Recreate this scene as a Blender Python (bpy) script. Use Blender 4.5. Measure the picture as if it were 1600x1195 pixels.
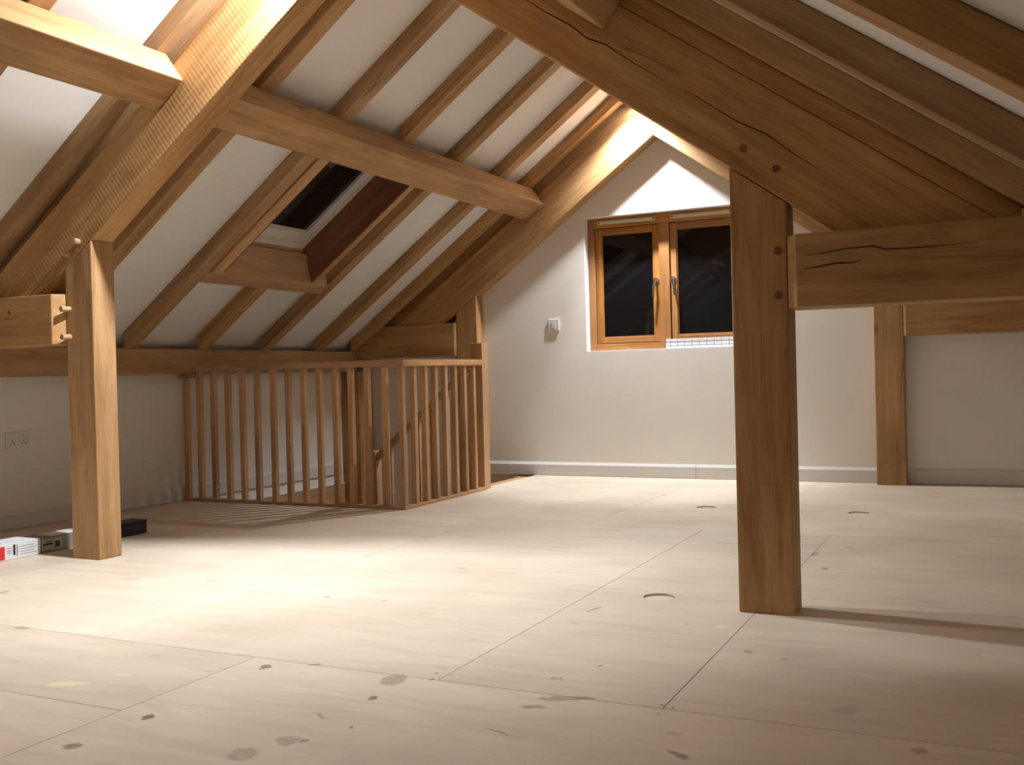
import bpy, bmesh, math, random
from mathutils import Vector, Matrix
random.seed(7)
for o in list(bpy.data.objects):
    bpy.data.objects.remove(o, do_unlink=True)
S = bpy.context.scene
COL = S.collection

# ---------------------------------------------------------------- camera
yaw, pitch, roll, FPX, CAMZ = 0.4503, -0.0088, -0.0248, 1575.5, 0.8
fwd = Vector((-math.sin(yaw)*math.cos(pitch), math.cos(yaw)*math.cos(pitch), math.sin(pitch)))
rt = Vector((math.cos(yaw), math.sin(yaw), 0)); up = rt.cross(fwd)
r2 = math.cos(roll)*rt + math.sin(roll)*up; u2 = -math.sin(roll)*rt + math.cos(roll)*up
cd = bpy.data.cameras.new('camera'); cam = bpy.data.objects.new('camera', cd); COL.objects.link(cam)
cam.matrix_world = Matrix(((r2.x, u2.x, -fwd.x, 0), (r2.y, u2.y, -fwd.y, 0), (r2.z, u2.z, -fwd.z, CAMZ), (0, 0, 0, 1)))
cd.sensor_fit = 'HORIZONTAL'; cd.sensor_width = 36; cd.lens = 36*FPX/1600; cd.clip_start = .02
S.camera = cam
# ---------------------------------------------------------------- world (night outside), exposure
w = bpy.data.worlds.new('night'); S.world = w; w.use_nodes = True
w.node_tree.nodes['Background'].inputs[0].default_value = (.010, .012, .018, 1)
w.node_tree.nodes['Background'].inputs[1].default_value = .3
S.view_settings.view_transform = 'Standard'; S.view_settings.look = 'None'
S.view_settings.gamma = 1; S.view_settings.use_curve_mapping = False
S.view_settings.exposure = 2.45
# lamp powers (the lamps themselves are built further down)
P_FAR, P_FRONT, P_BACK = 50, 66, 23
LAMPCOL = (.915, .955, 1.0)

# ---------------------------------------------------------------- geometry constants (metres)
XC = -2.234            # ridge line
XL, XR = -4.98, .512   # side walls
YG, YB = 7.2, -1.6     # gable wall, back wall
SL = .725              # roof slope
A = math.atan(SL)
def zl(x, z0): return z0 - SL*abs(x-XC)
Z_LOW, Z_TOP, Z_SOF, Z_PLA = 2.51, 2.84, 2.92, 3.02   # principal soffit / top, rafter soffit, plaster (at ridge)

# ---------------------------------------------------------------- node helpers / materials
def newmat(name):
    m = bpy.data.materials.new(name); m.use_nodes = True
    nt = m.node_tree; b = nt.nodes['Principled BSDF']
    return m, nt, b
def N(nt, t, **kw):
    n = nt.nodes.new(t)
    for k, v in kw.items():
        if k.startswith('i_'):
            n.inputs[k[2:]].default_value = v
        else: setattr(n, k, v)
    return n
def ramp(nt, fac, stops):
    r = nt.nodes.new('ShaderNodeValToRGB')
    e = r.color_ramp.elements
    while len(e) < len(stops): e.new(.5)
    for el, (p, c) in zip(e, stops):
        el.position = p; el.color = (c[0], c[1], c[2], 1)
    nt.links.new(fac, r.inputs[0]); return r.outputs[0]
def mixc(nt, mode, fac, a, b):
    n = nt.nodes.new('ShaderNodeMix'); n.data_type = 'RGBA'; n.blend_type = mode
    for idx, v in ((0, fac), (6, a), (7, b)):
        if isinstance(v, (int, float)): n.inputs[idx].default_value = v
        elif isinstance(v, tuple): n.inputs[idx].default_value = (v[0], v[1], v[2], 1)
        else: nt.links.new(v, n.inputs[idx])
    return n.outputs[2]
def math_(nt, op, a, b=None, c=None, clamp=False):
    n = nt.nodes.new('ShaderNodeMath'); n.operation = op; n.use_clamp = clamp
    for i, v in enumerate((a, b, c)):
        if v is None: continue
        if isinstance(v, (int, float)): n.inputs[i].default_value = v
        else: nt.links.new(v, n.inputs[i])
    return n.outputs[0]

def wood(name, dark, mid, light, rough=.62, saw=False, crack=.5, gscale=1.0):
    """Grain runs along the object's local X axis."""
    m, nt, b = newmat(name); L = nt.links
    tc = N(nt, 'ShaderNodeTexCoord'); oi = N(nt, 'ShaderNodeObjectInfo')
    off = N(nt, 'ShaderNodeVectorMath', operation='SCALE'); off.inputs[0].default_value = (7.3, 3.1, 5.7)
    L.new(oi.outputs['Random'], off.inputs['Scale'])
    ad = N(nt, 'ShaderNodeVectorMath', operation='ADD'); L.new(tc.outputs['Object'], ad.inputs[0]); L.new(off.outputs[0], ad.inputs[1])
    def mapped(sc):
        mp = N(nt, 'ShaderNodeMapping'); mp.inputs['Scale'].default_value = sc
        L.new(ad.outputs[0], mp.inputs[0]); return mp.outputs[0]
    n1 = N(nt, 'ShaderNodeTexNoise', i_Scale=1.0, i_Detail=5.0, i_Roughness=.6, i_Distortion=.6)
    L.new(mapped((1.3*gscale, 16*gscale, 16*gscale)), n1.inputs['Vector'])
    c1 = ramp(nt, n1.outputs[0], [(.28, dark), (.5, mid), (.72, light)])
    n2 = N(nt, 'ShaderNodeTexNoise', i_Scale=1.0, i_Detail=3.0)
    L.new(mapped((2.2, 3.5, 3.5)), n2.inputs['Vector'])
    c2 = mixc(nt, 'MULTIPLY', .5, c1, ramp(nt, n2.outputs[0], [(.3, (.68, .60, .52)), (.7, (1.15, 1.12, 1.1))]))
    # fine pores
    n3 = N(nt, 'ShaderNodeTexNoise', i_Scale=1.0, i_Detail=2.0)
    L.new(mapped((9, 150, 150)), n3.inputs['Vector'])
    c3 = mixc(nt, 'MULTIPLY', .35, c2, ramp(nt, n3.outputs[0], [(.35, (.6, .55, .5)), (.55, (1, 1, 1))]))
    # knots
    vo = N(nt, 'ShaderNodeTexVoronoi', i_Scale=1.0); L.new(mapped((1.3, 3.1, 3.1)), vo.inputs['Vector'])
    kn = ramp(nt, vo.outputs['Distance'], [(.03, (.42, .33, .26)), (.09, (1, 1, 1))])
    c4 = mixc(nt, 'MULTIPLY', .45, c3, kn)
    # drying shakes: thin wandering dark lines along the grain
    n4 = N(nt, 'ShaderNodeTexNoise', i_Scale=1.0, i_Detail=2.0, i_Roughness=.4)
    L.new(mapped((.25, 4.2, 4.2)), n4.inputs['Vector'])
    dd = math_(nt, 'ABSOLUTE', math_(nt, 'SUBTRACT', n4.outputs[0], .5))
    n5 = N(nt, 'ShaderNodeTexNoise', i_Scale=1.0, i_Detail=1.0); L.new(mapped((1.1, 2.0, 2.0)), n5.inputs['Vector'])
    gate = math_(nt, 'GREATER_THAN', n5.outputs[0], .60)
    ln = math_(nt, 'MULTIPLY', math_(nt, 'LESS_THAN', dd, .0045), gate)
    c5 = mixc(nt, 'MULTIPLY', math_(nt, 'MULTIPLY', ln, crack), c4, (.25, .17, .12))
    # tone of the single timber
    hs = N(nt, 'ShaderNodeHueSaturation'); L.new(c5, hs.inputs['Color'])
    L.new(math_(nt, 'MULTIPLY_ADD', oi.outputs['Random'], .22, .89), hs.inputs['Value'])
    L.new(math_(nt, 'MULTIPLY_ADD', oi.outputs['Random'], .12, .94), hs.inputs['Saturation'])
    L.new(hs.outputs[0], b.inputs['Base Color'])
    b.inputs['Roughness'].default_value = rough; b.inputs['Specular IOR Level'].default_value = .25
    hgt = math_(nt, 'MULTIPLY_ADD', ln, -1.5, n1.outputs[0])
    if saw:
        wv = N(nt, 'ShaderNodeTexWave', wave_type='BANDS', bands_direction='X', i_Scale=17.0, i_Distortion=2.0, i_Detail=3.0)
        wv.inputs['Detail Scale'].default_value = 1.2
        mp = N(nt, 'ShaderNodeMapping'); mp.inputs['Scale'].default_value = (1, .35, .35); mp.inputs['Rotation'].default_value = (0, .35, 0)
        L.new(tc.outputs['Object'], mp.inputs[0]); L.new(mp.outputs[0], wv.inputs['Vector'])
        hgt = math_(nt, 'MULTIPLY_ADD', wv.outputs['Fac'], .15, hgt)
    bp = N(nt, 'ShaderNodeBump', i_Strength=.35, i_Distance=.004)
    L.new(hgt, bp.inputs['Height']); L.new(bp.outputs[0], b.inputs['Normal'])
    return m

M = {}
OD, OM, OL = (.32, .170, .070), (.47, .278, .126), (.55, .350, .176)
M['oak'] = wood('oak', OD, OM, OL)
M['oak_saw'] = wood('sawn_oak', OD, OM, OL, saw=True)
M['oak_stair'] = wood('stair_oak', (.43, .25, .13), (.55, .335, .18), (.64, .41, .235), rough=.5, crack=.1, gscale=.8)
M['oak_window'] = wood('window_oak', (.34, .155, .05), (.46, .22, .075), (.54, .28, .11), rough=.42, crack=0)
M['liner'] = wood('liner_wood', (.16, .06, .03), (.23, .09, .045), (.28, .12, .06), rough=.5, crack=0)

def plaster(name, col, bump=.12):
    m, nt, b = newmat(name); L = nt.links
    ge = N(nt, 'ShaderNodeNewGeometry')
    n = N(nt, 'ShaderNodeTexNoise', i_Scale=2.2, i_Detail=4.0); L.new(ge.outputs['Position'], n.inputs['Vector'])
    c = ramp(nt, n.outputs[0], [(.3, tuple(x*.95 for x in col)), (.7, col)])
    L.new(c, b.inputs['Base Color']); b.inputs['Roughness'].default_value = .85
    b.inputs['Specular IOR Level'].default_value = .15
    n2 = N(nt, 'ShaderNodeTexNoise', i_Scale=60.0, i_Detail=3.0); L.new(ge.outputs['Position'], n2.inputs['Vector'])
    bp = N(nt, 'ShaderNodeBump', i_Strength=bump, i_Distance=.002); L.new(n2.outputs[0], bp.inputs['Height']); L.new(bp.outputs[0], b.inputs['Normal'])
    return m
M['plaster'] = plaster('white_plaster', (.82, .79, .75))
M['wall'] = plaster('wall_plaster', (.82, .78, .72))
M['skirt'] = plaster('primed_skirting', (.70, .68, .66), .02)

def plain(name, col, rough=.5, metal=0, spec=.4, noise=.06):
    m, nt, b = newmat(name); L = nt.links
    tc = N(nt, 'ShaderNodeTexCoord'); n = N(nt, 'ShaderNodeTexNoise', i_Scale=9.0, i_Detail=3.0)
    L.new(tc.outputs['Object'], n.inputs['Vector'])
    c = ramp(nt, n.outputs[0], [(.3, tuple(x*(1-noise) for x in col)), (.7, tuple(min(1, x*(1+noise)) for x in col))])
    L.new(c, b.inputs['Base Color']); b.inputs['Roughness'].default_value = rough
    b.inputs['Metallic'].default_value = metal; b.inputs['Specular IOR Level'].default_value = spec
    return m
M['white'] = plain('white_plastic', (.72, .71, .68), .35)
M['cream'] = plain('cream_plastic', (.66, .58, .44), .4)
M['frame_white'] = plain('white_lacquer', (.68, .63, .56), .35)
M['chrome'] = plain('chrome', (.8, .8, .82), .18, 1)
M['dark'] = plain('dark_void', (.012, .011, .011), .9, 0, .1)
M['black_plastic'] = plain('black_plastic', (.022, .019, .024), .45)
M['card_white'] = plain('white_carton', (.70, .70, .72), .6)
M['card_grey'] = plain('grey_carton', (.23, .20, .18), .6)
M['card_pale'] = plain('pale_print', (.42, .38, .30), .6)
M['ink'] = plain('black_ink', (.03, .03, .03), .6)
M['ink_grey'] = plain('grey_ink', (.30, .30, .33), .6)
M['red'] = plain('red_print', (.62, .035, .03), .5)
M['metal_white'] = plain('lamp_body_white', (.75, .74, .72), .3)
M['shake'] = plain('open_shake', (.07, .035, .018), .9)
M['sub'] = plain('joist_void', (.10, .065, .04), .9)

def glass():
    m, nt, b = newmat('night_glass'); L = nt.links
    b.inputs['Base Color'].default_value = (.006, .006, .007, 1); b.inputs['Roughness'].default_value = .03
    b.inputs['IOR'].default_value = 1.5; b.inputs['Specular IOR Level'].default_value = .5
    tc = N(nt, 'ShaderNodeTexCoord'); n = N(nt, 'ShaderNodeTexNoise', i_Scale=5.0); L.new(tc.outputs['Object'], n.inputs['Vector'])
    L.new(math_(nt, 'MULTIPLY_ADD', n.outputs[0], .06, .0), b.inputs['Roughness'])
    return m
M['glass'] = glass()
def emis(name, col, st):
    m, nt, b = newmat(name)
    b.inputs['Base Color'].default_value = (1, 1, 1, 1)
    b.inputs['Emission Color'].default_value = (*col, 1); b.inputs['Emission Strength'].default_value = st
    return m
M['lens'] = emis('lamp_lens', LAMPCOL, 60)

def plywood():
    m, nt, b = newmat('plywood'); L = nt.links
    ge = N(nt, 'ShaderNodeNewGeometry'); oi = N(nt, 'ShaderNodeObjectInfo')
    off = N(nt, 'ShaderNodeVectorMath', operation='SCALE'); off.inputs[0].default_value = (13.3, 21.7, 5); L.new(oi.outputs['Random'], off.inputs['Scale'])
    ad = N(nt, 'ShaderNodeVectorMath', operation='ADD'); L.new(ge.outputs['Position'], ad.inputs[0]); L.new(off.outputs[0], ad.inputs[1])
    def mapped(src, sc, rot=0):
        mp = N(nt, 'ShaderNodeMapping'); mp.inputs['Scale'].default_value = sc; mp.inputs['Rotation'].default_value = (0, 0, rot)
        L.new(src, mp.inputs[0]); return mp.outputs[0]
    # face veneer grain along X (short way of the view), wavy
    n1 = N(nt, 'ShaderNodeTexNoise', i_Scale=1.0, i_Detail=5.0, i_Roughness=.55, i_Distortion=1.2)
    L.new(mapped(ad.outputs[0], (1.6, 12, 1), .06), n1.inputs['Vector'])
    c = ramp(nt, n1.outputs[0], [(.2, (.59, .495, .385)), (.5, (.675, .58, .465)), (.8, (.72, .625, .51))])
    n2 = N(nt, 'ShaderNodeTexNoise', i_Scale=1.6, i_Detail=4.0); L.new(ge.outputs['Position'], n2.inputs['Vector'])
    c = mixc(nt, 'MULTIPLY', .8, c, ramp(nt, n2.outputs[0], [(.3, (.83, .80, .77)), (.65, (1.04, 1.03, 1.02))]))
    # dusty scuffs
    n3 = N(nt, 'ShaderNodeTexNoise', i_Scale=1.0, i_Detail=6.0, i_Roughness=.7); L.new(mapped(ge.outputs['Position'], (5, 13, 1), -.3), n3.inputs['Vector'])
    c = mixc(nt, 'MIX', math_(nt, 'MULTIPLY', math_(nt, 'GREATER_THAN', n3.outputs[0], .66), .25), c, (.30, .26, .22))
    # small random knots
    vo = N(nt, 'ShaderNodeTexVoronoi', i_Scale=1.0); L.new(mapped(ad.outputs[0], (1.9, 3.6, 1)), vo.inputs['Vector'])
    kn = ramp(nt, vo.outputs['Distance'], [(.025, (.45, .36, .30)), (.06, (1, 1, 1))])
    c = mixc(nt, 'MULTIPLY', .5, c, kn)
    # the marks one can see: (cx, cy, rx, ry, rot, colour, strength)
    marks = MARKS
    wn = N(nt, 'ShaderNodeTexNoise', i_Scale=38.0, i_Detail=3.0); L.new(ge.outputs['Position'], wn.inputs['Vector'])
    w1 = N(nt, 'ShaderNodeVectorMath', operation='SUBTRACT'); L.new(wn.outputs['Color'], w1.inputs[0]); w1.inputs[1].default_value = (.5, .5, .5)
    w2 = N(nt, 'ShaderNodeVectorMath', operation='SCALE'); L.new(w1.outputs[0], w2.inputs[0]); w2.inputs['Scale'].default_value = .035
    w3 = N(nt, 'ShaderNodeVectorMath', operation='ADD'); L.new(ge.outputs['Position'], w3.inputs[0]); L.new(w2.outputs[0], w3.inputs[1])
    mk = math_(nt, 'MULTIPLY_ADD', wn.outputs[0], 1.6, .15, clamp=True)
    for (cx, cy, rx, ry, rot, col, st) in marks:
        mp = N(nt, 'ShaderNodeMapping', vector_type='TEXTURE')
        mp.inputs['Location'].default_value = (cx, cy, 0); mp.inputs['Rotation'].default_value = (0, 0, rot)
        mp.inputs['Scale'].default_value = (rx*.92, ry*.78, 1000)
        L.new(w3.outputs[0], mp.inputs[0])
        ln = N(nt, 'ShaderNodeVectorMath', operation='LENGTH'); L.new(mp.outputs[0], ln.inputs[0])
        f = math_(nt, 'MULTIPLY', math_(nt, 'SUBTRACT', 1.25, ln.outputs['Value'], clamp=True), 3.0*st, clamp=True)
        f = math_(nt, 'MULTIPLY', math_(nt, 'MINIMUM', f, st), mk)
        c = mixc(nt, 'MIX', f, c, col)
    hs = N(nt, 'ShaderNodeHueSaturation'); L.new(c, hs.inputs['Color'])
    L.new(math_(nt, 'MULTIPLY_ADD', oi.outputs['Random'], .10, .95), hs.inputs['Value'])
    L.new(hs.outputs[0], b.inputs['Base Color'])
    b.inputs['Roughness'].default_value = .55; b.inputs['Specular IOR Level'].default_value = .25
    bp = N(nt, 'ShaderNodeBump', i_Strength=.15, i_Distance=.002); L.new(n1.outputs[0], bp.inputs['Height']); L.new(bp.outputs[0], b.inputs['Normal'])
    return m

# pixel -> floor point (the marks are measured on the photograph, then live on the floor itself)
def floor_pt(px, py):
    d = fwd + r2*((px-800)/FPX) - u2*((py-597.5)/FPX)
    t = -CAMZ/d.z
    return (d.x*t, d.y*t)
KN, PA, SC, YE = (.16, .11, .085), (.33, .25, .19), (.20, .15, .11), (.80, .74, .50)
MARKS = []
for (px, py, rx, ry, rot, col, st) in [
    (615, 1062, .032, .052, .3, PA, .75), (582, 1090, .014, .022, .2, KN, .9), (415, 1042, .016, .024, .2, KN, .8),
    (113, 1166, .018, .026, .2, KN, .75), (232, 1120, .012, .022, .1, KN, .95), (380, 1178, .032, .045, .3, PA, .6),
    (450, 1157, .025, .035, .3, PA, .65), (474, 1157, .010, .013, .3, KN, .85), (551, 1137, .006, .007, 0, KN, .8),
    (885, 1091, .070, .022, .4, PA, .75), (833, 1104, .030, .016, .3, PA, .75), (870, 1059, .016, .010, .4, SC, .5),
    (1060, 1179, .032, .012, -.5, SC, .75), (1168, 1018, .012, .022, 0, SC, .6), (1225, 1030, .010, .016, 0, SC, .5),
    (105, 1068, .055, .022, .4, YE, .7), (190, 1054, .020, .012, .3, YE, .6), (512, 932, .012, .016, 0, SC, .5),
    (602, 938, .012, .014, 0, SC, .45), (493, 1038, .016, .010, .4, SC, .6), (502, 1119, .030, .005, -.35, SC, .6),
    (780, 1144, .035, .006, -.3, SC, .6), (928, 952, .008, .05, -.25, SC, .5), (1037, 773, .016, .025, 0, SC, .5),
    (938, 1040, .006, .008, 0, KN, .7), (875, 1061, .005, .006, 0, KN, .7), (1290, 888, .014, .030, 0, SC, .6),
    (1322, 1110, .030, .035, .3, PA, .35), (1437, 1172, .016, .022, 0, SC, .6), (1273, 866, .014, .05, 0, SC, .55),
    (843, 745, .05, .03, 0, SC, .45), (1126, 979, .014, .020, 0, (.8, .75, .66), .6), (575, 868, .03, .02, 0, SC, .25),
    (1034, 1101, .005, .008, 0, KN, .8), (1051, 1105, .005, .008, 0, KN, .8), (1029, 1116, .005, .007, 0, KN, .8),
    (675, 1061, .005, .007, 0, KN, .7), (684, 1051, .005, .007, 0, KN, .7), (703, 1055, .005, .007, 0, KN, .7),
    (35, 981, .03, .02, 0, SC, .5), (205, 904, .04, .02, .2, SC, .3), (330, 908, .03, .02, .2, SC, .35), (5, 925, .02, .03, .2, SC, .5)]:
    cx, cy = floor_pt(px, py); MARKS.append((cx, cy, rx, ry, rot, col, st))
M['ply'] = plywood()

# ---------------------------------------------------------------- object helpers
def tag(o, label=None, cat=None, group=None, kind=None):
    if label: o['label'] = label
    if cat: o['category'] = cat
    if group: o['group'] = group
    if kind: o['kind'] = kind
    return o
def child(o, parent):
    o.parent = parent
    o.matrix_parent_inverse = parent.matrix_world.inverted()
    return o
def link(name, verts, faces, mat, frame=None, bevel=.0, parent=None, smooth=False):
    """verts in world space; frame = Matrix the mesh is expressed in (local X = grain)."""
    fr = frame or Matrix.Translation(sum((Vector(v) for v in verts), Vector())/len(verts))
    inv = fr.inverted()
    me = bpy.data.meshes.new(name); me.from_pydata([tuple(inv @ Vector(v)) for v in verts], [], faces)
    bm = bmesh.new(); bm.from_mesh(me)
    bmesh.ops.recalc_face_normals(bm, faces=bm.faces)
    if bevel:
        es = [e for e in bm.edges if len(e.link_faces) == 2 and e.calc_face_angle(0) > .5]
        bmesh.ops.bevel(bm, geom=es, offset=bevel, segments=2, affect='EDGES', clamp_overlap=True, profile=.6)
    bm.to_mesh(me); bm.free()
    me.materials.append(M[mat] if isinstance(mat, str) else mat)
    if smooth:
        for p in me.polygons: p.use_smooth = True
    o = bpy.data.objects.new(name, me); COL.objects.link(o)
    if parent is not None:
        # plain local matrix under the parent
        bpyw = parent_world(parent)
        o.parent = parent; o.matrix_local = bpyw.inverted() @ fr
    else:
        o.matrix_world = fr
    WORLD[o.name] = fr
    return o
WORLD = {}
def parent_world(p): return WORLD[p.name]
def empty(name, loc):
    o = bpy.data.objects.new(name, None); COL.objects.link(o); o.location = loc; o.empty_display_size = .05
    WORLD[o.name] = Matrix.Translation(loc); return o
def frame_from(origin, xdir, zhint=(0, 0, 1)):
    x = Vector(xdir).normalized(); z = Vector(zhint); y = z.cross(x)
    if y.length < 1e-4: y = Vector((0, 1, 0)).cross(x)
    y.normalize(); z = x.cross(y)
    m = Matrix((x, y, z)).transposed().to_4x4(); m.translation = Vector(origin); return m
def prism_faces(n):
    return [tuple(range(n))[::-1], tuple(range(n, 2*n))] + [(i, (i+1) % n, n+(i+1) % n, n+i) for i in range(n)]
def slab_y(name, poly, y0, y1, mat, grain=(1, 0, 0), bevel=.005, parent=None):
    """polygon in XZ pushed along Y"""
    v = [(x, y0, z) for x, z in poly] + [(x, y1, z) for x, z in poly]
    cx = sum(p[0] for p in poly)/len(poly); cz = min(p[1] for p in poly)
    zh = (0, 1, 0) if abs(Vector(grain).normalized().y) < .5 else (0, 0, 1)
    return link(name, v, prism_faces(len(poly)), mat, frame_from((cx, (y0+y1)/2, cz), grain, zh), bevel, parent)
def box(name, x0, x1, y0, y1, z0, z1, mat, grain=None, bevel=.004, parent=None):
    if grain is None:
        d = (x1-x0, y1-y0, z1-z0); k = d.index(max(d)); grain = [(1, 0, 0), (0, 1, 0), (0, 0, 1)][k]
    v = [(x0, y0, z0), (x1, y0, z0), (x1, y1, z0), (x0, y1, z0), (x0, y0, z1), (x1, y0, z1), (x1, y1, z1), (x0, y1, z1)]
    f = [(0, 3, 2, 1), (4, 5, 6, 7), (0, 1, 5, 4), (1, 2, 6, 5), (2, 3, 7, 6), (3, 0, 4, 7)]
    g = Vector(grain); zh = (0, 0, 1) if abs(g.normalized().z) < .9 else (0, 1, 0)
    return link(name, v, f, mat, frame_from(((x0+x1)/2, (y0+y1)/2, z0), g, zh), bevel, parent)
def tube(name, p0, p1, r, mat, seg=14, parent=None, bevel=.0, r1=None):
    p0, p1 = Vector(p0), Vector(p1); fr = frame_from(p0, p1-p0); r1 = r if r1 is None else r1
    L = (p1-p0).length; v = []
    for x, rr in ((0, r), (L, r1)):
        for k in range(seg):
            a = 2*math.pi*k/seg; v.append(fr @ Vector((x, rr*math.cos(a), rr*math.sin(a))))
    return link(name, v, prism_faces(seg), mat, fr, bevel, parent)
def multi(name, boxes, mat, grain=(1, 0, 0), parent=None):
    """several boxes that form ONE solid piece (a frame ring, a notched block)"""
    v, f = [], []
    for (x0, x1, y0, y1, z0, z1) in boxes:
        n = len(v)
        v += [(x0, y0, z0), (x1, y0, z0), (x1, y1, z0), (x0, y1, z0), (x0, y0, z1), (x1, y0, z1), (x1, y1, z1), (x0, y1, z1)]
        f += [tuple(n+i for i in q) for q in [(0, 3, 2, 1), (4, 5, 6, 7), (0, 1, 5, 4), (1, 2, 6, 5), (2, 3, 7, 6), (3, 0, 4, 7)]]
    c = sum((Vector(p) for p in v), Vector())/len(v)
    return link(name, v, f, mat, frame_from(c, grain), 0, parent)
def struct(o): return tag(o, kind='structure')

# ================================================================= THE SHELL
BOT = -2.5   # bottom of the stair well
WX0, WX1, WZ0, WZ1 = -2.838, -1.630, .945, 1.972      # gable window opening
SX = -3.29; SY = 5.185                                # stair opening: x < SX, y > SY
T = .30
def top(x): return zl(x, Z_PLA+.02)
# gable wall, one mesh around the opening
gp = [[(XL-T, BOT), (SX, BOT), (SX, -.25), (WX0, -.25), (WX0, top(WX0)), (XL-T, top(XL-T))],
      [(WX0, -.25), (WX1, -.25), (WX1, WZ0), (WX0, WZ0)],
      [(WX0, WZ1), (WX1, WZ1), (WX1, top(WX1)), (XC, top(XC)), (WX0, top(WX0))],
      [(WX1, -.25), (XR+T, -.25), (XR+T, top(XR+T)), (WX1, top(WX1))]]
gv, gf = [], []
for p in gp:
    n = len(gv); gv += [(x, YG, z) for x, z in p] + [(x, YG+T, z) for x, z in p]
    gf += [tuple(n+i for i in f) for f in prism_faces(len(p))]
wall_gable = struct(link('wall_gable', gv, gf, 'wall', Matrix.Translation((XC, YG, 0))))
wall_left = struct(box('wall_left', XL-T, XL, YB, YG, BOT, .99, 'wall', bevel=0))
wall_right = struct(box('wall_right', XR, XR+T, YB, YG, -.25, .99, 'wall', bevel=0))
bk = [(XL-T, -.25), (XR+T, -.25), (XR+T, top(XR+T)), (XC, top(XC)), (XL-T, top(XL-T))]
wall_back = struct(slab_y('wall_back', bk, YB-T, YB, 'wall', bevel=0))

# sloped plaster ceilings; the left one has the roof-window opening
CY0, CY1 = YB, YG
SKY0, SKY1 = 4.70, 5.72               # roof window opening along Y (between its two rafters)
SKX0, SKX1 = -4.275, -3.40            # ... and up the slope
def slope_strip(x0, x1, y0, y1, th=.02, z0=Z_PLA):
    return [(x0, y0, zl(x0, z0)), (x1, y0, zl(x1, z0)), (x1, y1, zl(x1, z0)), (x0, y1, zl(x0, z0)),
            (x0, y0, zl(x0, z0)+th), (x1, y0, zl(x1, z0)+th), (x1, y1, zl(x1, z0)+th), (x0, y1, zl(x0, z0)+th)]
BF = [(0, 3, 2, 1), (4, 5, 6, 7), (0, 1, 5, 4), (1, 2, 6, 5), (2, 3, 7, 6), (3, 0, 4, 7)]
cv, cf = [], []
for (x0, x1, y0, y1) in [(XL-T, XC, CY0, SKY0), (XL-T, XC, SKY1, CY1), (XL-T, SKX0, SKY0, SKY1), (SKX1, XC, SKY0, SKY1)]:
    n = len(cv); cv += slope_strip(x0, x1, y0, y1); cf += [tuple(n+i for i in f) for f in BF]
ceil_left = struct(link('ceiling_left', cv, cf, 'plaster', Matrix.Translation((XC, 3, Z_PLA))))
ceil_right = struct(link('ceiling_right', slope_strip(XC, XR+T, CY0, CY1), BF, 'plaster', Matrix.Translation((XC, 3, Z_PLA))))

# ---------------------------------------------------------------- floor: sub floor + plywood sheets
fv, ff = [], []
for (x0, x1, y0, y1) in [(SX, XR, YB, YG), (XL, SX, YB, SY)]:
    n = len(fv); fv += [(x0, y0, -.25), (x1, y0, -.25), (x1, y1, -.25), (x0, y1, -.25), (x0, y0, -.020), (x1, y0, -.020), (x1, y1, -.020), (x0, y1, -.020)]
    ff += [tuple(n+i for i in f) for f in BF]
floor = struct(link('floor', fv, ff, 'sub', Matrix.Translation((XC, 3, -.02))))
G = .0018
def sheet(x0, x1, y0, y1, hole=None):
    x0 += G/2; x1 -= G/2; y0 += G/2; y1 -= G/2
    if not hole:
        return box('plywood_sheet', x0, x1, y0, y1, -.020, 0, 'ply', bevel=.0008, parent=floor)
    v, f = [], []
    holes = hole if isinstance(hole, list) else [hole]
    holes.sort()
    # split along X into cells, one hole in each
    xs = [x0] + [(holes[i][0]+holes[i+1][0])/2 for i in range(len(holes)-1)] + [x1]
    for (cx, cy, r), a, bq in zip(holes, xs, xs[1:]):
        K = 32; ring = []
        for k in range(K):
            t = 2*math.pi*(k+.5)/K; c, s = math.cos(t), math.sin(t)
            # project onto the cell rectangle
            sx = ((bq-cx)/c if c > 0 else (a-cx)/c); sy = ((y1-cy)/s if s > 0 else (y0-cy)/s)
            q = min(sx, sy); ring.append(((cx+r*c, cy+r*s), (cx+q*c, cy+q*s)))
        n = len(v)
        for (i, o) in ring: v += [(i[0], i[1], 0), (o[0], o[1], 0), (i[0], i[1], -.020)]
        for k in range(K):
            p, q = n+3*k, n+3*((k+1) % K)
            f += [(p, p+1, q+1, q), (p, q, q+2, p+2)]
        # rectangle corners
        for (X, Y) in ((a, y0), (bq, y0), (bq, y1), (a, y1)):
            m = len(v); v.append((X, Y, 0))
            best = None
            for k in range(K):
                o1, o2 = ring[k][1], ring[(k+1) % K][1]
                if abs(o1[0]-o2[0]) > 1e-6 and abs(o1[1]-o2[1]) > 1e-6:
                    if min(abs(o1[0]-X), abs(o2[0]-X)) < 1e-6 and min(abs(o1[1]-Y), abs(o2[1]-Y)) < 1e-6: best = k
            if best is not None: f.append((n+3*best+1, m, n+3*((best+1) % K)+1))
    me_fr = Matrix.Translation(((x0+x1)/2, (y0+y1)/2, -.02))
    o = link('plywood_sheet', v, f, 'ply', me_fr, 0, floor)
    for (cx, cy, r) in holes:
        K = 32; pv = []
        for z in (-.020, -.0075):
            for k in range(K):
                t = 2*math.pi*k/K; pv.append((cx+(r-.0025)*math.cos(t), cy+(r-.0025)*math.sin(t), z))
        link('floor_plug', pv, prism_faces(K), 'ply', Matrix.Translation((cx, cy, -.02)), 0, o)
    return o
# nearest rows
for (a, b_) in [(XL, -3.18), (-3.18, -1.95)]:
    sheet(a, b_, -.65, 1.79); sheet(a, b_, 1.79, 2.285)
sheet(-1.95, XR, -.15, 2.285)
for (a, b_) in [(XL, -3.18), (-3.18, -1.95)]: sheet(a, b_, YB, -.65)
sheet(-1.95, XR, YB, -.15)
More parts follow.
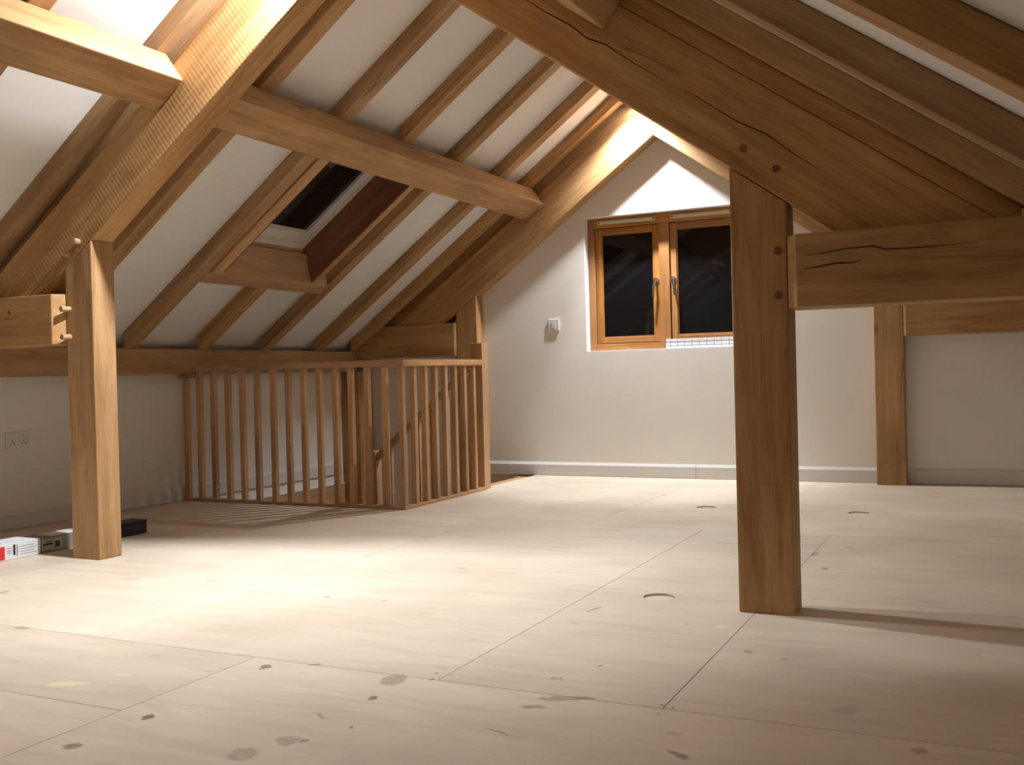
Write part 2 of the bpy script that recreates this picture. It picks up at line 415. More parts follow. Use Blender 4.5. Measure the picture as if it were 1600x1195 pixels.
# middle row
R1 = 4.91
sheet(XL, -3.79, 2.285, R1); sheet(-3.79, -2.565, 2.285, R1); sheet(-2.565, -1.342, 2.285, R1)
sheet(-1.342, -.731, 2.285, R1, (-1.095, 3.415, .056)); sheet(-.731, XR, 2.285, R1)
# far row, around the stair opening
sheet(XL, SX, R1, SY); sheet(SX, -1.95, R1, YG)
sheet(-1.95, -1.12, R1, YG, (-1.54, 5.725, .056)); sheet(-1.12, XR, R1, YG, (-.70, 5.72, .056))

# ---------------------------------------------------------------- skirting boards
def skirting(name, poly_yz=None, **k): pass
def skirt_x(name, x0, x1, y, sgn=-1):     # runs along X on the gable
    p = [(y, 0.002), (y-.016, .002), (y-.016, .084), (y-.004, .104), (y, .104)]
    v = [(x0, a, b) for a, b in p] + [(x1, a, b) for a, b in p]
    return link(name, v, prism_faces(5), 'skirt', Matrix.Translation(((x0+x1)/2, y, 0)), .001)
def skirt_y(name, y0, y1, x, s):
    p = [(x, .002), (x+s*.016, .002), (x+s*.016, .084), (x+s*.004, .104), (x, .104)]
    v = [(a, y0, b) for a, b in p] + [(a, y1, b) for a, b in p]
    return link(name, v, prism_faces(5), 'skirt', Matrix.Translation((x, (y0+y1)/2, 0)), .001)
struct(skirt_x('baseboard_gable', -3.715, -2.004, YG)); struct(skirt_x('baseboard_gable_middle', -2.002, -.752, YG))
struct(skirt_x('baseboard_gable_right', -.56, XR-.002, YG))
struct(skirt_y('baseboard_left', YB+.002, 6.98, XL, 1)); struct(skirt_y('baseboard_right', YB+.002, YG-.002, XR, -1))

# ================================================================= THE FRAME
# wall plates
p = box('wall_plate', XL-.12, XL+.115, YB+.002, YG-.125, .850, 1.017, 'oak')
tag(p, 'long oak wall plate along the low left wall under the rafter feet', 'beam')
p = box('wall_plate', XR-.115, XR+.12, YB+.002, YG-.125, .850, 1.017, 'oak')
tag(p, 'long oak wall plate along the low right wall under the rafter feet', 'beam')

def peg(parent, p0, d, r=.0125, L=.055):
    p0 = Vector(p0); return tube('peg', p0, p0+Vector(d)*L, r, 'oak_stair' if L > .01 else 'liner', 12, parent, .002 if L > .01 else 0)

def truss(y0, y1, near):
    where = 'near truss' if near else 'truss against the gable wall'
    e = .0015
    res = {}
    for s, side in ((-1, 'left'), (1, 'right')):
        def X(d): return XC + s*d
        # principal rafter: plumb cut at the apex, foot on the tie / wall plate
        DF = 2.72
        poly = [(X(e), Z_LOW), (X(DF), Z_LOW-SL*DF), (X(DF), Z_TOP-SL*DF), (X(e), Z_TOP)]
        # the foot stops on the tie beam
        dt = (Z_LOW-1.217)/SL
        dp = 2.62
        poly = [(X(e), Z_LOW-SL*e), (X(dt), 1.217), (X((Z_TOP-1.217)/SL), 1.217), (X(e), Z_TOP-SL*e)]
        o = slab_y('principal_rafter', poly, y0, y1, 'oak_saw' if near and s < 0 else 'oak', (s, 0, -SL), .006)
        tag(o, f'heavy oak principal rafter on the {side} side of the {where}', 'rafter')
        res['raf'+side] = o
        # post
        a, b_ = X(1.455 if s < 0 else 1.450), X(1.626 if s < 0 else 1.630)
        if not near: a, b_ = X(1.488), X(1.672)
        x0, x1 = min(a, b_), max(a, b_)
        zb = .0 if not (not near and s < 0) else -2.3
        if near or s > 0:
            pp = [(x0, zb), (x1, zb), (x1, zl(x1, Z_LOW)-e), (x0, zl(x0, Z_LOW)-e)]
        else:
            pp = [(x0, zb), (x1, zb), (x1, zl(x1, Z_LOW)-e), (x0, zl(x0, Z_LOW)-e)]
        o = slab_y('oak_post', pp, y0, y1, 'oak', (0, 0, 1), .006)
        lab = {(True, 'left'): 'square oak post standing beside the cartons on the left',
               (True, 'right'): 'thick oak post standing on the floor in front of the gable window',
               (False, 'left'): 'oak post against the gable wall behind the balustrade newel',
               (False, 'right'): 'oak post against the gable wall, right of the window'}[(near, side)]
        tag(o, lab, 'post'); res['post'+side] = o
        # tie from post to outer wall, front proud of the post with a chamfered end
        xi = x0 if s < 0 else x1
        xo = XL-.10 if s < 0 else XR+.10
        pr = .05 if near else .014
        xi += s*.0015
        ch = .035 if near else .014
        pts = [(xi, y0), (xi+s*ch, y0-pr), (xo, y0-pr), (xo, y1), (xi, y1)]
        zt0, zt1 = (.985, 1.216)
        if not near and s < 0: zt0 = .955
        # tie bears on the wall plate: notch
        xp = (XL+.117) if s < 0 else (XR-.117)
        pts = [(xi, y0), (xi+s*ch, y0-pr), (xp, y0-pr), (xp, y1), (xi, y1)]
        v = [(x, y, zt0) for x, y in pts] + [(x, y, zt1) for x, y in pts]
        o = link('tie_beam', v, prism_faces(5), 'oak', frame_from(((xi+xp)/2, y0, zt0), (1, 0, 0)), .004)
        lab = {(True, 'left'): 'short oak tie beam running from the left post to the low wall',
               (True, 'right'): 'cracked oak tie beam running right from the thick near post',
               (False, 'left'): 'dark oak tie beam above the stairwell in the far left corner',
               (False, 'right'): 'oak tie beam right of the gable post, above the right end wall'}[(near, side)]
        tag(o, lab, 'beam'); res['tie'+side] = o
    return res
NT = truss(3.29, 3.42, True)
FT = truss(7.08, 7.198, False)
# fillers added between principals and ceiling, set back so the gap reads dark
for tr, y0, y1 in ((NT, 3.345, 3.418), (FT, 7.12, 7.196)):
    for s, side in ((-1, 'left'), (1, 'right')):
        X = lambda d: XC+s*d
        d0, d1 = .034, 2.30
        zt = Z_SOF if (s > 0 and y0 < 5) else Z_PLA
        if zt == Z_SOF: y0 = 3.292  # near right filler brought forward to catch light
        pq = [(X(d0), Z_TOP-SL*d0+.001), (X(d1), Z_TOP-SL*d1+.001), (X(d1), zt-SL*d1-.001), (X(d0), zt-SL*d0-.001)]
        slab_y('gap_filler', pq, y0, y1, 'oak', (s, 0, -SL), .003, tr['raf'+side])
def shake(parent, pts, y, wmax):
    # a drying shake: a narrow dark split along the grain, tapering to both ends (x, z points on a face at y)
    n = len(pts); v = []
    for i, (x, z) in enumerate(pts):
        w_ = wmax*(.15+math.sin(math.pi*(i+.3)/(n-.4))) ; v += [(x, y-.0004, z+w_/2), (x, y-.0004, z-w_/2)]
    m = len(v); v += [(x, y+.004, z) for x, _, z in v]
    f = [(2*i, 2*i+1, 2*i+3, 2*i+2) for i in range(n-1)] + [(m+2*i+2, m+2*i+3, m+2*i+1, m+2*i) for i in range(n-1)]
    f += [(2*i, 2*i+2, m+2*i+2, m+2*i) for i in range(n-1)] + [(2*i+1, m+2*i+1, m+2*i+3, 2*i+3) for i in range(n-1)]
    link('shake', v, f, 'shake', Matrix.Translation((pts[0][0], y, pts[0][1])), 0, parent)
shake(NT['tieright'], [(-.545, 1.105), (-.50, 1.108), (-.45, 1.116), (-.40, 1.114), (-.37, 1.120)], 3.24, .006)
shake(NT['tieright'], [(-.545, 1.146), (-.48, 1.150), (-.42, 1.158), (-.34, 1.160), (-.30, 1.148), (-.24, 1.146), (-.15, 1.147), (-.05, 1.149)], 3.24, .005)
shake(NT['rafright'], [(-1.60, 2.20), (-1.50, 2.135), (-1.42, 2.075), (-1.33, 2.015), (-1.27, 1.96), (-1.20, 1.925), (-1.10, 1.845), (-1.0, 1.775)], 3.29, .006)
shake(NT['rafright'], [(-.93, 1.735), (-.85, 1.675), (-.75, 1.60), (-.66, 1.55), (-.58, 1.48), (-.5, 1.42)], 3.29, .005)
# pegs
peg(NT['postleft'], (-3.835, 3.29, 1.145), (-.1, -1, .0), .0135, .045); peg(NT['postleft'], (-3.835, 3.29, 1.018), (-.1, -1, .0), .0135, .045)
peg(NT['rafleft'], (-3.765, 3.29, 1.448), (0, -1, .05), .0145, .03); peg(NT['rafleft'], (-3.835, 3.29, 1.395), (0, -1, .05), .012, .022)
peg(NT['rafright'], (-.735, 3.29, 1.512), (0, -1, 0), .013, .003); peg(NT['rafright'], (-.632, 3.29, 1.435), (0, -1, 0), .012, .003)
peg(NT['postright'], (-.632, 3.29, 1.172), (0, -1, 0), .013, .003); peg(NT['postright'], (-.632, 3.29, 1.03), (0, -1, 0), .013, .003)
peg(NT['tieleft'], (-4.17, 3.24, 1.145), (0, -1, 0), .011, .006)

# purlins (butt into the principals), section turned with the roof
n_ = Vector((-math.sin(A), 0, math.cos(A))); t_ = Vector((math.cos(A), 0, math.sin(A)))
Bp = Vector((-3.112, 0, 2.086)); hp = (zl(Bp.x, Z_SOF)-Bp.z)*math.cos(A) - .001
sec = [Bp, Bp - t_*.187, Bp - t_*.187 + n_*hp, Bp + n_*hp]
for s, side in ((-1, 'left'), (1, 'right')):
    q = [(p.x if s < 0 else 2*XC-p.x, p.z) for p in sec]
    for (y0, y1, lab) in ((3.4215, 7.0785, 'far'), (YB+.002, 3.2885, 'near')):
        o = slab_y('purlin', q, y0, y1, 'oak', (0, 1, 0), .006)
        tag(o, {('left', 'far'): 'long oak purlin over the roof window, reaching the gable truss',
                ('left', 'near'): 'oak purlin with a brightly lit top edge at the upper left',
                ('right', 'far'): 'oak purlin on the right slope hidden behind the near rafter',
                ('right', 'near'): 'oak purlin on the right slope in front of the near truss'}[(side, lab)], 'purlin')
# ridge board
o = box('ridge_beam', XC-.03, XC+.03, YB+.002, YG-.002, Z_SOF-.06, Z_PLA-.03, 'oak')
tag(o, 'oak ridge board at the peak of the ceiling', 'beam')

# common rafters
RY = [(6.975, 7.065), (6.505, 6.605), (5.85, 5.95), (5.20, 5.30), (4.565, 4.665), (3.90, 4.0), (3.24, 3.34), (2.60, 2.70), (1.95, 2.05), (1.30, 1.40), (.65, .75)]
ORD = ['first', 'second', 'third', 'fourth', 'fifth', 'sixth', 'seventh', 'eighth', 'ninth', 'tenth', 'eleventh']
def rafter(y0, y1, s, da, db):
    """from distance da to db of the ridge"""
    X = lambda d: XC+s*d
    e = .001
    poly = [(X(da), Z_SOF-SL*da), (X(db), Z_SOF-SL*db), (X(db), Z_PLA-SL*db-e), (X(da), Z_PLA-SL*da-e)]
    return slab_y('common_rafter', poly, y0, y1, 'oak', (s, 0, -SL), .004)
DPL = 2.535
trim_d0, trim_d1 = XC-SKX1-.10, XC-SKX0     # opening along the slope, as distances from the ridge
for i, (y0, y1) in enumerate(RY):
    for s, side in ((-1, 'left'), (1, 'right')):
        g = f'common rafters of the {side} slope'
        if s < 0 and i == 3:
            a = rafter(y0, y1, s, .032, .985); tag(a, 'trimmed oak common rafter above the purlin, over the roof window', 'rafter', g)
            b_ = rafter(y0, y1, s, trim_d1+.056, DPL+.09); tag(b_, 'short oak common rafter under the roof window sill', 'rafter', g)
            continue
        o = rafter(y0, y1, s, .032, DPL+.09)
        tag(o, f'oak common rafter of the {side} roof slope, {ORD[i]} from the gable wall', 'rafter', g)

# ---------------------------------------------------------------- roof window (in the left slope)
win2 = struct(empty('window_2', (SKX0, (SKY0+SKY1)/2, zl(SKX0, Z_SOF))))
def sl(x, y, off):                       # point on the left slope plane lifted by off along z
    return (x, y, zl(x, off))
def ribbon(name, pts, mat, th, parent, grain):
    """quad given by 4 points, thickened by th along its normal"""
    P = [Vector(p) for p in pts]; n = (P[1]-P[0]).cross(P[3]-P[0]).normalized()*th
    v = P + [p+n for p in P]
    return link(name, v, [(0, 1, 2, 3), (7, 6, 5, 4), (0, 4, 5, 1), (1, 5, 6, 2), (2, 6, 7, 3), (3, 7, 4, 0)], mat, frame_from(P[0], grain), 0, parent)
gy = (0, 1, 0); gx = (1, 0, SL)
ZD = 3.175                               # deep plane (at the ridge) where the sash sits
LY0, LY1 = 4.775, 5.665
LD1 = 5.628                  # liner inner faces
BX0, BX1 = -4.245, -3.40                 # liner bottom/top at the soffit
DX0 = -4.285; DX1 = -3.42
# trimmer across the bottom + lining boards
tv = []
for z0, xx in ((Z_SOF-.004, 0), (Z_PLA+.1, 0)):
    tv += [sl(SKX0-.055, SKY0-.035, z0), sl(BX0-.012, SKY0-.035, z0), sl(BX0-.012, SKY1+.13, z0), sl(SKX0-.055, SKY1+.13, z0)]
link('sill_trimmer', tv, [(0, 3, 2, 1), (4, 5, 6, 7), (0, 1, 5, 4), (1, 2, 6, 5), (2, 3, 7, 6), (3, 0, 4, 7)], 'oak_stair', frame_from(tv[0], gy), .003, win2)
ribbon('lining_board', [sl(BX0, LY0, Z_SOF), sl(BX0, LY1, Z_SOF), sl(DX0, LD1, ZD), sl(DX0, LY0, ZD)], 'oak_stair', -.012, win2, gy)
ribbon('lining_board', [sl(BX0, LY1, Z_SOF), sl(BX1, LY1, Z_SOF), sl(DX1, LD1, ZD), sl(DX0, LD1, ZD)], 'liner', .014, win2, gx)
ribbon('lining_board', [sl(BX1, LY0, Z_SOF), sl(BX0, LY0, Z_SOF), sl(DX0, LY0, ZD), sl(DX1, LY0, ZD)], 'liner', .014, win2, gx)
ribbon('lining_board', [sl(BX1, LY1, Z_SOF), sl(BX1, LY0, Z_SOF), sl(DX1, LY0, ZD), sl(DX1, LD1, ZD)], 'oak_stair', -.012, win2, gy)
# edge battens of the lining (light strips beside the rafters)
for (a, b_) in ((LY1, LY1+.055), (LY0-.09, LY0)):
    v = [sl(BX0-.01, a, Z_SOF-.004), sl(BX1, a, Z_SOF-.004), sl(BX1, b_, Z_SOF-.004), sl(BX0-.01, b_, Z_SOF-.004)]
    v += [(x, y, z+.03) for x, y, z in v]
    link('lining_edge', v, BF, 'oak_stair', frame_from(v[0], gx), .002, win2)
# white sash frame ring and glass
def ring(name, x0, x1, y0, y1, wd, z0, z1, mat, parent):
    v, f = [], []
    for (a, b_, c, d) in ((x0, x0+wd, y0, y1), (x1-wd, x1, y0, y1), (x0+wd, x1-wd, y0, y0+wd), (x0+wd, x1-wd, y1-wd, y1)):
        n = len(v); q = [(a, c), (b_, c), (b_, d), (a, d)]
        v += [sl(x, y, z0) for x, y in q] + [sl(x, y, z1) for x, y in q]; f += [tuple(n+i for i in k) for k in BF]
    return link(name, v, f, mat, frame_from(sl(x0, y0, z0), gx), 0, parent)
ring('outer_frame', DX0-.02, DX1+.02, LY0-.02, LD1+.02, .046, ZD, ZD+.06, 'frame_white', win2)
sash = ring('sash', DX0+.027, DX1-.02, LY0+.025, LD1-.027, .062, ZD+.025, ZD+.06, 'frame_white', win2)
v = [sl(DX0, LY0, ZD+.05), sl(DX1, LY0, ZD+.05), sl(DX1, LY1, ZD+.05), sl(DX0, LY1, ZD+.05)]; v += [(x, y, z+.01) for x, y, z in v]
link('pane', v, BF, 'glass', frame_from(v[0], gx), 0, sash)
v = [sl(SKX0-.1, SKY0-.1, ZD+.09), sl(SKX1+.1, SKY0-.1, ZD+.09), sl(SKX1+.1, SKY1+.1, ZD+.09), sl(SKX0-.1, SKY1+.1, ZD+.09)]; v += [(x, y, z+.02) for x, y, z in v]
link('outer_cover', v, BF, 'dark', frame_from(v[0], gx), 0, win2)

# ---------------------------------------------------------------- gable window
win1 = struct(empty('window_1', ((WX0+WX1)/2, YG, WZ0)))
YF = YG+.075                    # front of the frame inside the reveal
FW = .052
mid = (WX0+WX1)/2
e = .001
fr = [(WX0+e, WX0+FW, YF, YF+.075, WZ0+e, WZ1-e), (WX1-FW, WX1-e, YF, YF+.075, WZ0+e, WZ1-e)]
box('frame_jamb', *fr[0], 'oak_window', parent=win1); box('frame_jamb', *fr[1], 'oak_window', parent=win1)
box('frame_head', WX0+FW, WX1-FW, YF, YF+.075, WZ1-.075, WZ1-e, 'oak_window', parent=win1)
box('frame_sill', WX0+FW, WX1-FW, YF, YF+.075, WZ0+e, WZ0+.062, 'oak_window', parent=win1)
box('mullion', mid-.040, mid+.040, YF, YF+.075, WZ0+.062, WZ1-.075, 'oak_window', parent=win1)
for s in (-1, 1):
    a, b_ = (WX0+FW, mid-.040) if s < 0 else (mid+.040, WX1-FW)
    z0, z1 = WZ0+.062, WZ1-.075
    c = empty('casement', (a, YF, z0)); c.parent = win1; c.matrix_local = Matrix.Translation(Vector((a, YF, z0))-Vector(win1.location))
    sw = .050; yy = YF+.018; g = .004
    box('stile', a+g, a+sw, yy, yy+.055, z0+g, z1-g, 'oak_window', parent=c); box('stile', b_-sw, b_-g, yy, yy+.055, z0+g, z1-g, 'oak_window', parent=c)
    box('rail', a+sw, b_-sw, yy, yy+.055, z0+g, z0+sw, 'oak_window', parent=c); box('rail', a+sw, b_-sw, yy, yy+.055, z1-sw, z1-g, 'oak_window', parent=c)
    box('pane', a+sw-.005, b_-sw+.005, yy+.022, yy+.030, z0+sw-.005, z1-sw+.005, 'glass', bevel=0, parent=c)
    # glazing bead
    for (q0, q1, r0, r1) in ((a+sw, a+sw+.007, z0+sw, z1-sw), (b_-sw-.007, b_-sw, z0+sw, z1-sw), (a+sw, b_-sw, z0+sw, z0+sw+.007), (a+sw, b_-sw, z1-sw-.007, z1-sw)):
        box('glazing_bead', q0, q1, yy+.010, yy+.022, r0, r1, 'oak_window', bevel=.001, parent=c)
    # handle on the meeting side: rose, neck and hanging lever
    hx = (b_-sw*.5) if s < 0 else (a+sw*.5); hz = 1.475
    hv = []
    link_parts = []
    def rod(p0, p1, r, rr=None, K=12):
        p0, p1 = Vector(p0), Vector(p1); f_ = frame_from(p0, p1-p0); L_ = (p1-p0).length; n0 = len(hv)
        for x, q in ((0, r), (L_, rr or r)):
            for k in range(K): hv.append(f_ @ Vector((x, q*math.cos(2*math.pi*k/K), q*math.sin(2*math.pi*k/K))))
        link_parts.extend([tuple(n0+i for i in t) for t in prism_faces(K)])
    rod((hx, yy, hz), (hx, yy-.008, hz), .019); rod((hx, yy-.008, hz), (hx, yy-.042, hz), .009)
    rod((hx, yy-.040, hz+.012), (hx-s*(-.012), yy-.046, hz-.05), .011, .009); rod((hx+s*.012, yy-.046, hz-.05), (hx+s*.016, yy-.040, hz-.125), .009, .007)
    link('window_handle', hv, link_parts, 'chrome', Matrix.Translation((hx, yy, hz)), 0, c, smooth=False)
    # trickle vent in the head
    va, vb = (a+.035, b_-.02) if s < 0 else (a+.02, b_-.035)
    tv_ = box('trickle_vent', va, vb, YF-.012, YF, WZ1-.052, WZ1-.026, 'cream', bevel=.003, parent=win1)
    tube('vent_screw', (va+.012, YF-.012, WZ1-.039), (va+.012, YF-.015, WZ1-.039), .006, 'ink', 10, tv_); tube('vent_screw', (vb-.012, YF-.012, WZ1-.039), (vb-.012, YF-.015, WZ1-.039), .006, 'ink', 10, tv_)
box('night_backing', WX0-.02, WX1+.02, YF+.13, YF+.15, WZ0-.02, WZ1+.02, 'dark', bevel=0, parent=win1)
box('reveal_sill', WX0+e, WX1-e, YG+.002, YF, WZ0-.0, WZ0+.012, 'skirt', bevel=.002, parent=win1)
# strip of printed wrapping left on the bottom rail of the right casement
pa = empty('packing_strip', (-1.95, YF-.03, WZ0+.013)); tag(pa, 'white packing strip with a grey grid along the window sill', 'packaging')
bx0, bx1 = mid+.006, WX1-.06
sv = box('strip_body', bx0, bx1, YF-.016, YF-.002, WZ0+.0135, WZ0+.082, 'card_white', bevel=.002, parent=pa)
for k in range(9):
    x = bx0+.03+k*.055
    box('grid_line', x, x+.0035, YF-.0172, YF-.016, WZ0+.018, WZ0+.078, 'ink_grey', bevel=0, parent=pa)
for z in (WZ0+.032, WZ0+.060): box('grid_line', bx0+.004, bx1-.004, YF-.0171, YF-.016, z, z+.003, 'ink_grey', bevel=0, parent=pa)

# ---------------------------------------------------------------- sockets / thermostat
so = empty('wall_socket', (XL, 3.888, .495)); tag(so, 'white double power socket low on the left wall', 'socket')
pl = box('socket_plate', XL, XL+.010, 3.812, 3.964, .449, .539, 'white', bevel=.003, parent=so)
for yy in (3.852, 3.924):
    box('socket_insert', XL+.010, XL+.0115, yy-.022, yy+.022, .456, .508, 'white', bevel=.0005, parent=so)
    for (dy, dz, w_, h_) in ((0, .030, .004, .010), (-.011, .012, .008, .0045), (.011, .012, .008, .0045)):
        box('pin_hole', XL+.0112, XL+.0119, yy+dy-w_/2, yy+dy+w_/2, .462+dz-h_/2, .462+dz+h_/2, 'ink', bevel=0, parent=so)
    box('rocker_switch', XL+.010, XL+.014, yy-.007, yy+.007, .513, .530, 'white', bevel=.001, parent=so)
th = empty('thermostat', (-3.10, YG, 1.17)); tag(th, 'small white wall control left of the window', 'wall control')
box('case', -3.150, -3.060, YG-.013, YG, 1.125, 1.212, 'white', bevel=.003, parent=th)
box('rocker', -3.120, -3.090, YG-.0165, YG-.013, 1.148, 1.190, 'white', bevel=.001, parent=th)

# ================================================================= STAIR
BRX = -3.235                 # right run of the balustrade
BLY = 5.165                  # left run
ba = empty('stair_balustrade', (BRX, BLY, 0)); tag(ba, 'oak balustrade with square balusters guarding the stairwell', 'balustrade')
bh = .017
# corner baluster, newel
box('newel', BRX-.082, BRX+.008, 6.205, 6.295, -.45, 1.018, 'oak_stair', bevel=.004, parent=ba)
box('top_rail', -4.822, BRX+.034, BLY-.030, BLY+.030, .862, .902, 'oak_stair', bevel=.006, parent=ba)
box('top_rail', BRX-.030, BRX+.030, BLY+.031, 6.204, .862, .902, 'oak_stair', bevel=.006, parent=ba)
box('lower_end_rail', XL+.001, -4.805, BLY-.028, BLY+.028, .822, .845, 'oak_stair', bevel=.003, parent=ba)
box('base_rail', XL+.018, BRX+.024, BLY-.024, BLY+.024, .001, .020, 'oak_stair', bevel=.003, parent=ba)
box('base_rail', BRX-.024, BRX+.024, BLY+.0245, 6.204, .001, .020, 'oak_stair', bevel=.003, parent=ba)
box('baluster', BRX-bh, BRX+bh, BLY-bh, BLY+bh, .0205, .8615, 'oak_stair', bevel=.003, parent=ba)
for i, x in enumerate([-4.936, -4.82, -4.699, -4.576, -4.455, -4.333, -4.202, -4.081, -3.959, -3.838, -3.716, -3.60, -3.48, -3.352]):
    box('baluster', x-bh, x+bh, BLY-bh, BLY+bh, .0205, .8215 if i == 0 else .8615, 'oak_stair', bevel=.003, parent=ba)
for y in [5.30, 5.431, 5.556, 5.684, 5.812, 5.943, 6.074]:
    box('baluster', BRX-bh, BRX+bh, y-bh, y+bh, .0205, .8615, 'oak_stair', bevel=.003, parent=ba)

# stairwell lining
struct(box('wall_stair_near', XL+.001, SX-.001, SY-.12, SY-.004, BOT, -.26, 'wall', bevel=0))
struct(box('trim_1', XL+.012, SX-.002, SY-.003, SY+.014, -.25, -.003, 'oak_stair', bevel=.002))
struct(box('trim_2', SX-.018, SX-.001, SY+.015, 7.05, -.25, -.003, 'oak_stair', bevel=.002))
struct(box('wall_stair_side', SX+.001, SX+.12, SY, YG-.001, BOT, -.26, 'wall', bevel=0))
struct(box('trim_3', XL+.001, XL+.028, SY+.016, 6.98, -.25, -.085, 'oak_stair', bevel=.002))
struct(box('trim_4', XL+.001, XL+.034, SY+.016, 6.98, -.0845, -.074, 'skirt', bevel=.003))
struct(box('floor_stair_bottom', XL, SX, SY, YG, BOT-.05, BOT, 'sub', bevel=0))
# corner post in the far left of the well
o = box('corner_post', XL+.001, -4.80, 7.00, 7.196, -2.4, .850, 'oak', (0, 0, 1), .006)
tag(o, 'dark oak corner post behind the balusters at the end of the left wall', 'post')
# flight descending along the gable
st = empty('staircase', (SX-.02, 6.75, -.2)); tag(st, 'oak stair flight dropping away behind the balustrade', 'staircase')
rise, going = .195, .225
nst = 6
for k in range(nst):
    z = -(k+1)*rise; x1 = SX-.02-k*going; x0 = x1-going-.02
    box('tread', x0, x1, 6.345, 7.06, z-.03, z, 'oak_stair', (0, 1, 0), .004, st)
    box('riser', x1-.018, x1, 6.345, 7.06, z, z+rise-.031 if k else -.02, 'oak_stair', (0, 1, 0), 0, st)
zend = -(nst+1)*rise; xend = SX-.02-nst*going
box('quarter_landing', XL+.03, xend, 6.345, 6.99, zend-.03, zend, 'oak_stair', (0, 1, 0), .004, st)
for yy in (6.312,):
    sp = [(SX-.02, -.02), (SX-.02, -.33), (xend, zend-.14), (xend, zend+.22)]
    slab_y('string', sp, yy, yy+.03, 'oak_stair', (1, 0, rise/going), .002, st)
wsp = [(SX-.004, -.002), (SX-.004, -.33), (xend, zend-.14), (xend, zend+.22), (SX-.14, -.002)]
slab_y('string', wsp, 7.062, 7.078, 'oak_stair', (1, 0, rise/going), .002, st)
box('top_nosing', SX-.085, SX-.0185, 6.31, 7.06, -.024, -.002, 'oak_stair', (0, 1, 0), .003, st)
# raking handrail with its lower newel
hr = empty('stair_handrail', (-4.17, 6.25, -.9)); tag(hr, 'sloping oak handrail going down into the stairwell', 'handrail')
sl_ = (.75-.196)/(-3.455+4.14)
xa, xb = -4.128, -3.319
za = .215 + 0; zb_ = za + sl_*(xb-xa)
slab_y('rail', [(xa, za-.03), (xb, zb_-.03), (xb, zb_+.03), (xa, za+.03)], 6.225, 6.275, 'oak_stair', (1, 0, sl_), .006, hr)
box('lower_newel', -4.214, -4.130, 6.207, 6.293, -1.35, .255, 'oak_stair', bevel=.004, parent=hr)
for k in range(6):
    x = -4.02+k*.12; zt = za+sl_*(x-xa)-.03
    slab_y('baluster', [(x-.015, zt-.86), (x+.015, zt-.86), (x+.015, zt+sl_*.015), (x-.015, zt-sl_*.015)], 6.235, 6.265, 'oak_stair', (0, 0, 1), .002, hr)

# ================================================================= CARTONS ON THE FLOOR
FX = -4.11
c1 = empty('carton', (-4.2, 3.15, 0)); tag(c1, 'white carton with a red printed corner on the floor', 'box')
box('carton_body', FX-.16, FX, 2.80, 3.320, .001, .076, 'card_white', bevel=.002, parent=c1)
box('red_print', FX, FX+.0008, 3.06, 3.128, .006, .066, 'red', bevel=0, parent=c1)
box('printed_block', FX, FX+.0008, 3.172, 3.184, .020, .068, 'ink', bevel=0, parent=c1)
box('printed_block', FX, FX+.0008, 3.190, 3.197, .012, .066, 'ink_grey', bevel=0, parent=c1)
for k in range(3): box('printed_line', FX, FX+.0008, 3.140, 3.162, .030+k*.011, .034+k*.011, 'ink_grey', bevel=0, parent=c1)
for k in range(4): box('printed_line', FX, FX+.0008, 3.208, 3.300-.015*(k % 2), .018+k*.012, .0205+k*.012, 'ink_grey', bevel=0, parent=c1)
for k in range(2): box('printed_line', FX-.13, FX-.03, 3.10+k*.03, 3.108+k*.03, .0765, .0772, 'ink_grey', bevel=0, parent=c1)
c2 = empty('carton', (-4.2, 3.5, 0)); tag(c2, 'grey-brown carton with a pale label, behind the left post', 'box')
box('carton_body', FX-.15, FX-.006, 3.323, 3.60, .001, .072, 'card_grey', bevel=.002, parent=c2)
box('pale_label', FX-.006, FX-.0052, 3.330, 3.448, .008, .062, 'card_pale', bevel=0, parent=c2)
box('printed_block', FX-.0052, FX-.0045, 3.405, 3.434, .018, .048, 'ink', bevel=0, parent=c2)
box('printed_line', FX-.0052, FX-.0045, 3.338, 3.392, .034, .044, 'ink', bevel=0, parent=c2)
box('printed_line', FX-.0052, FX-.0045, 3.350, 3.395, .050, .054, 'ink', bevel=0, parent=c2)
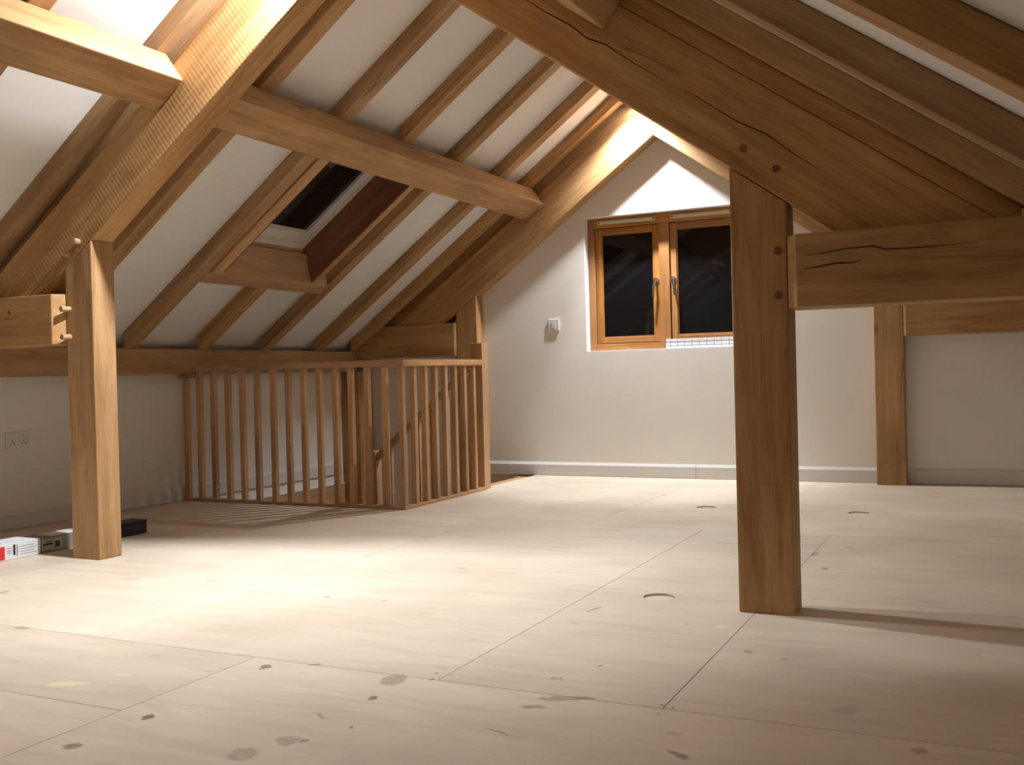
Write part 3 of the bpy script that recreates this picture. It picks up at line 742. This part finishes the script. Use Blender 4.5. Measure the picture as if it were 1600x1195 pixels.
box('white_flap', FX-.13, FX-.02, 3.40, 3.595, .0722, .0745, 'card_white', bevel=.0005, parent=c2)
c3 = empty('plastic_case', (-4.16, 3.8, 0)); tag(c3, 'low black plastic case on the floor right of the left post', 'case')
box('case_body', FX-.11, FX, 3.606, 3.984, .001, .060, 'black_plastic', bevel=.006, parent=c3)
box('case_lid', FX-.112, FX+.002, 3.604, 3.986, .0605, .073, 'black_plastic', bevel=.005, parent=c3)

# ================================================================= LAMPS (spots at the ridge)
def spot(name, loc, aim, power, size, blend, label, rad=.036, beam=0):
    loc, aim = Vector(loc), Vector(aim).normalized()
    r = empty(name, loc); tag(r, label, 'lamp')
    tube('body', loc-aim*.055, loc, .034, 'metal_white', 24, r, .003)
    tube('lens', loc-aim*.004, loc+aim*.0015, .026, 'lens', 24, r)
    tube('stem', loc-aim*.05, Vector((loc.x, loc.y, zl(loc.x, Z_PLA)+.002)), .009, 'metal_white', 10, r)
    ld = bpy.data.lights.new(name+'_light', 'SPOT'); ld.energy = power; ld.color = LAMPCOL
    ld.spot_size = size; ld.spot_blend = blend; ld.shadow_soft_size = rad
    lo = bpy.data.objects.new(name+'_light', ld); COL.objects.link(lo)
    lo.parent = r; lo.matrix_local = Matrix.Translation(aim*.012) @ aim.to_track_quat('-Z', 'Y').to_matrix().to_4x4()
    if beam:                                   # the lamp's hot central beam
        l2 = ld.copy(); l2.energy = beam; l2.spot_size = math.radians(58); l2.spot_blend = .55
        o2 = lo.copy(); o2.data = l2; COL.objects.link(o2); o2.parent = r
    return r
R_ = math.radians
spot('ridge_spotlight', (-2.345, 6.965, 2.755), (.02, -.02, -1), P_FAR, R_(108), .45, 'small bright spotlight at the ridge in front of the gable truss', beam=34)
spot('ridge_spotlight', (-2.345, 3.205, 2.70), (-.38, -.02, -1), P_FRONT, R_(140), .8, 'small spotlight at the ridge on the near side of the near truss', beam=16)
spot('ridge_spotlight', (XC+.03, 3.54, 2.70), (.28, .02, -1), P_BACK, R_(100), .7, 'small spotlight at the ridge on the far side of the near truss')
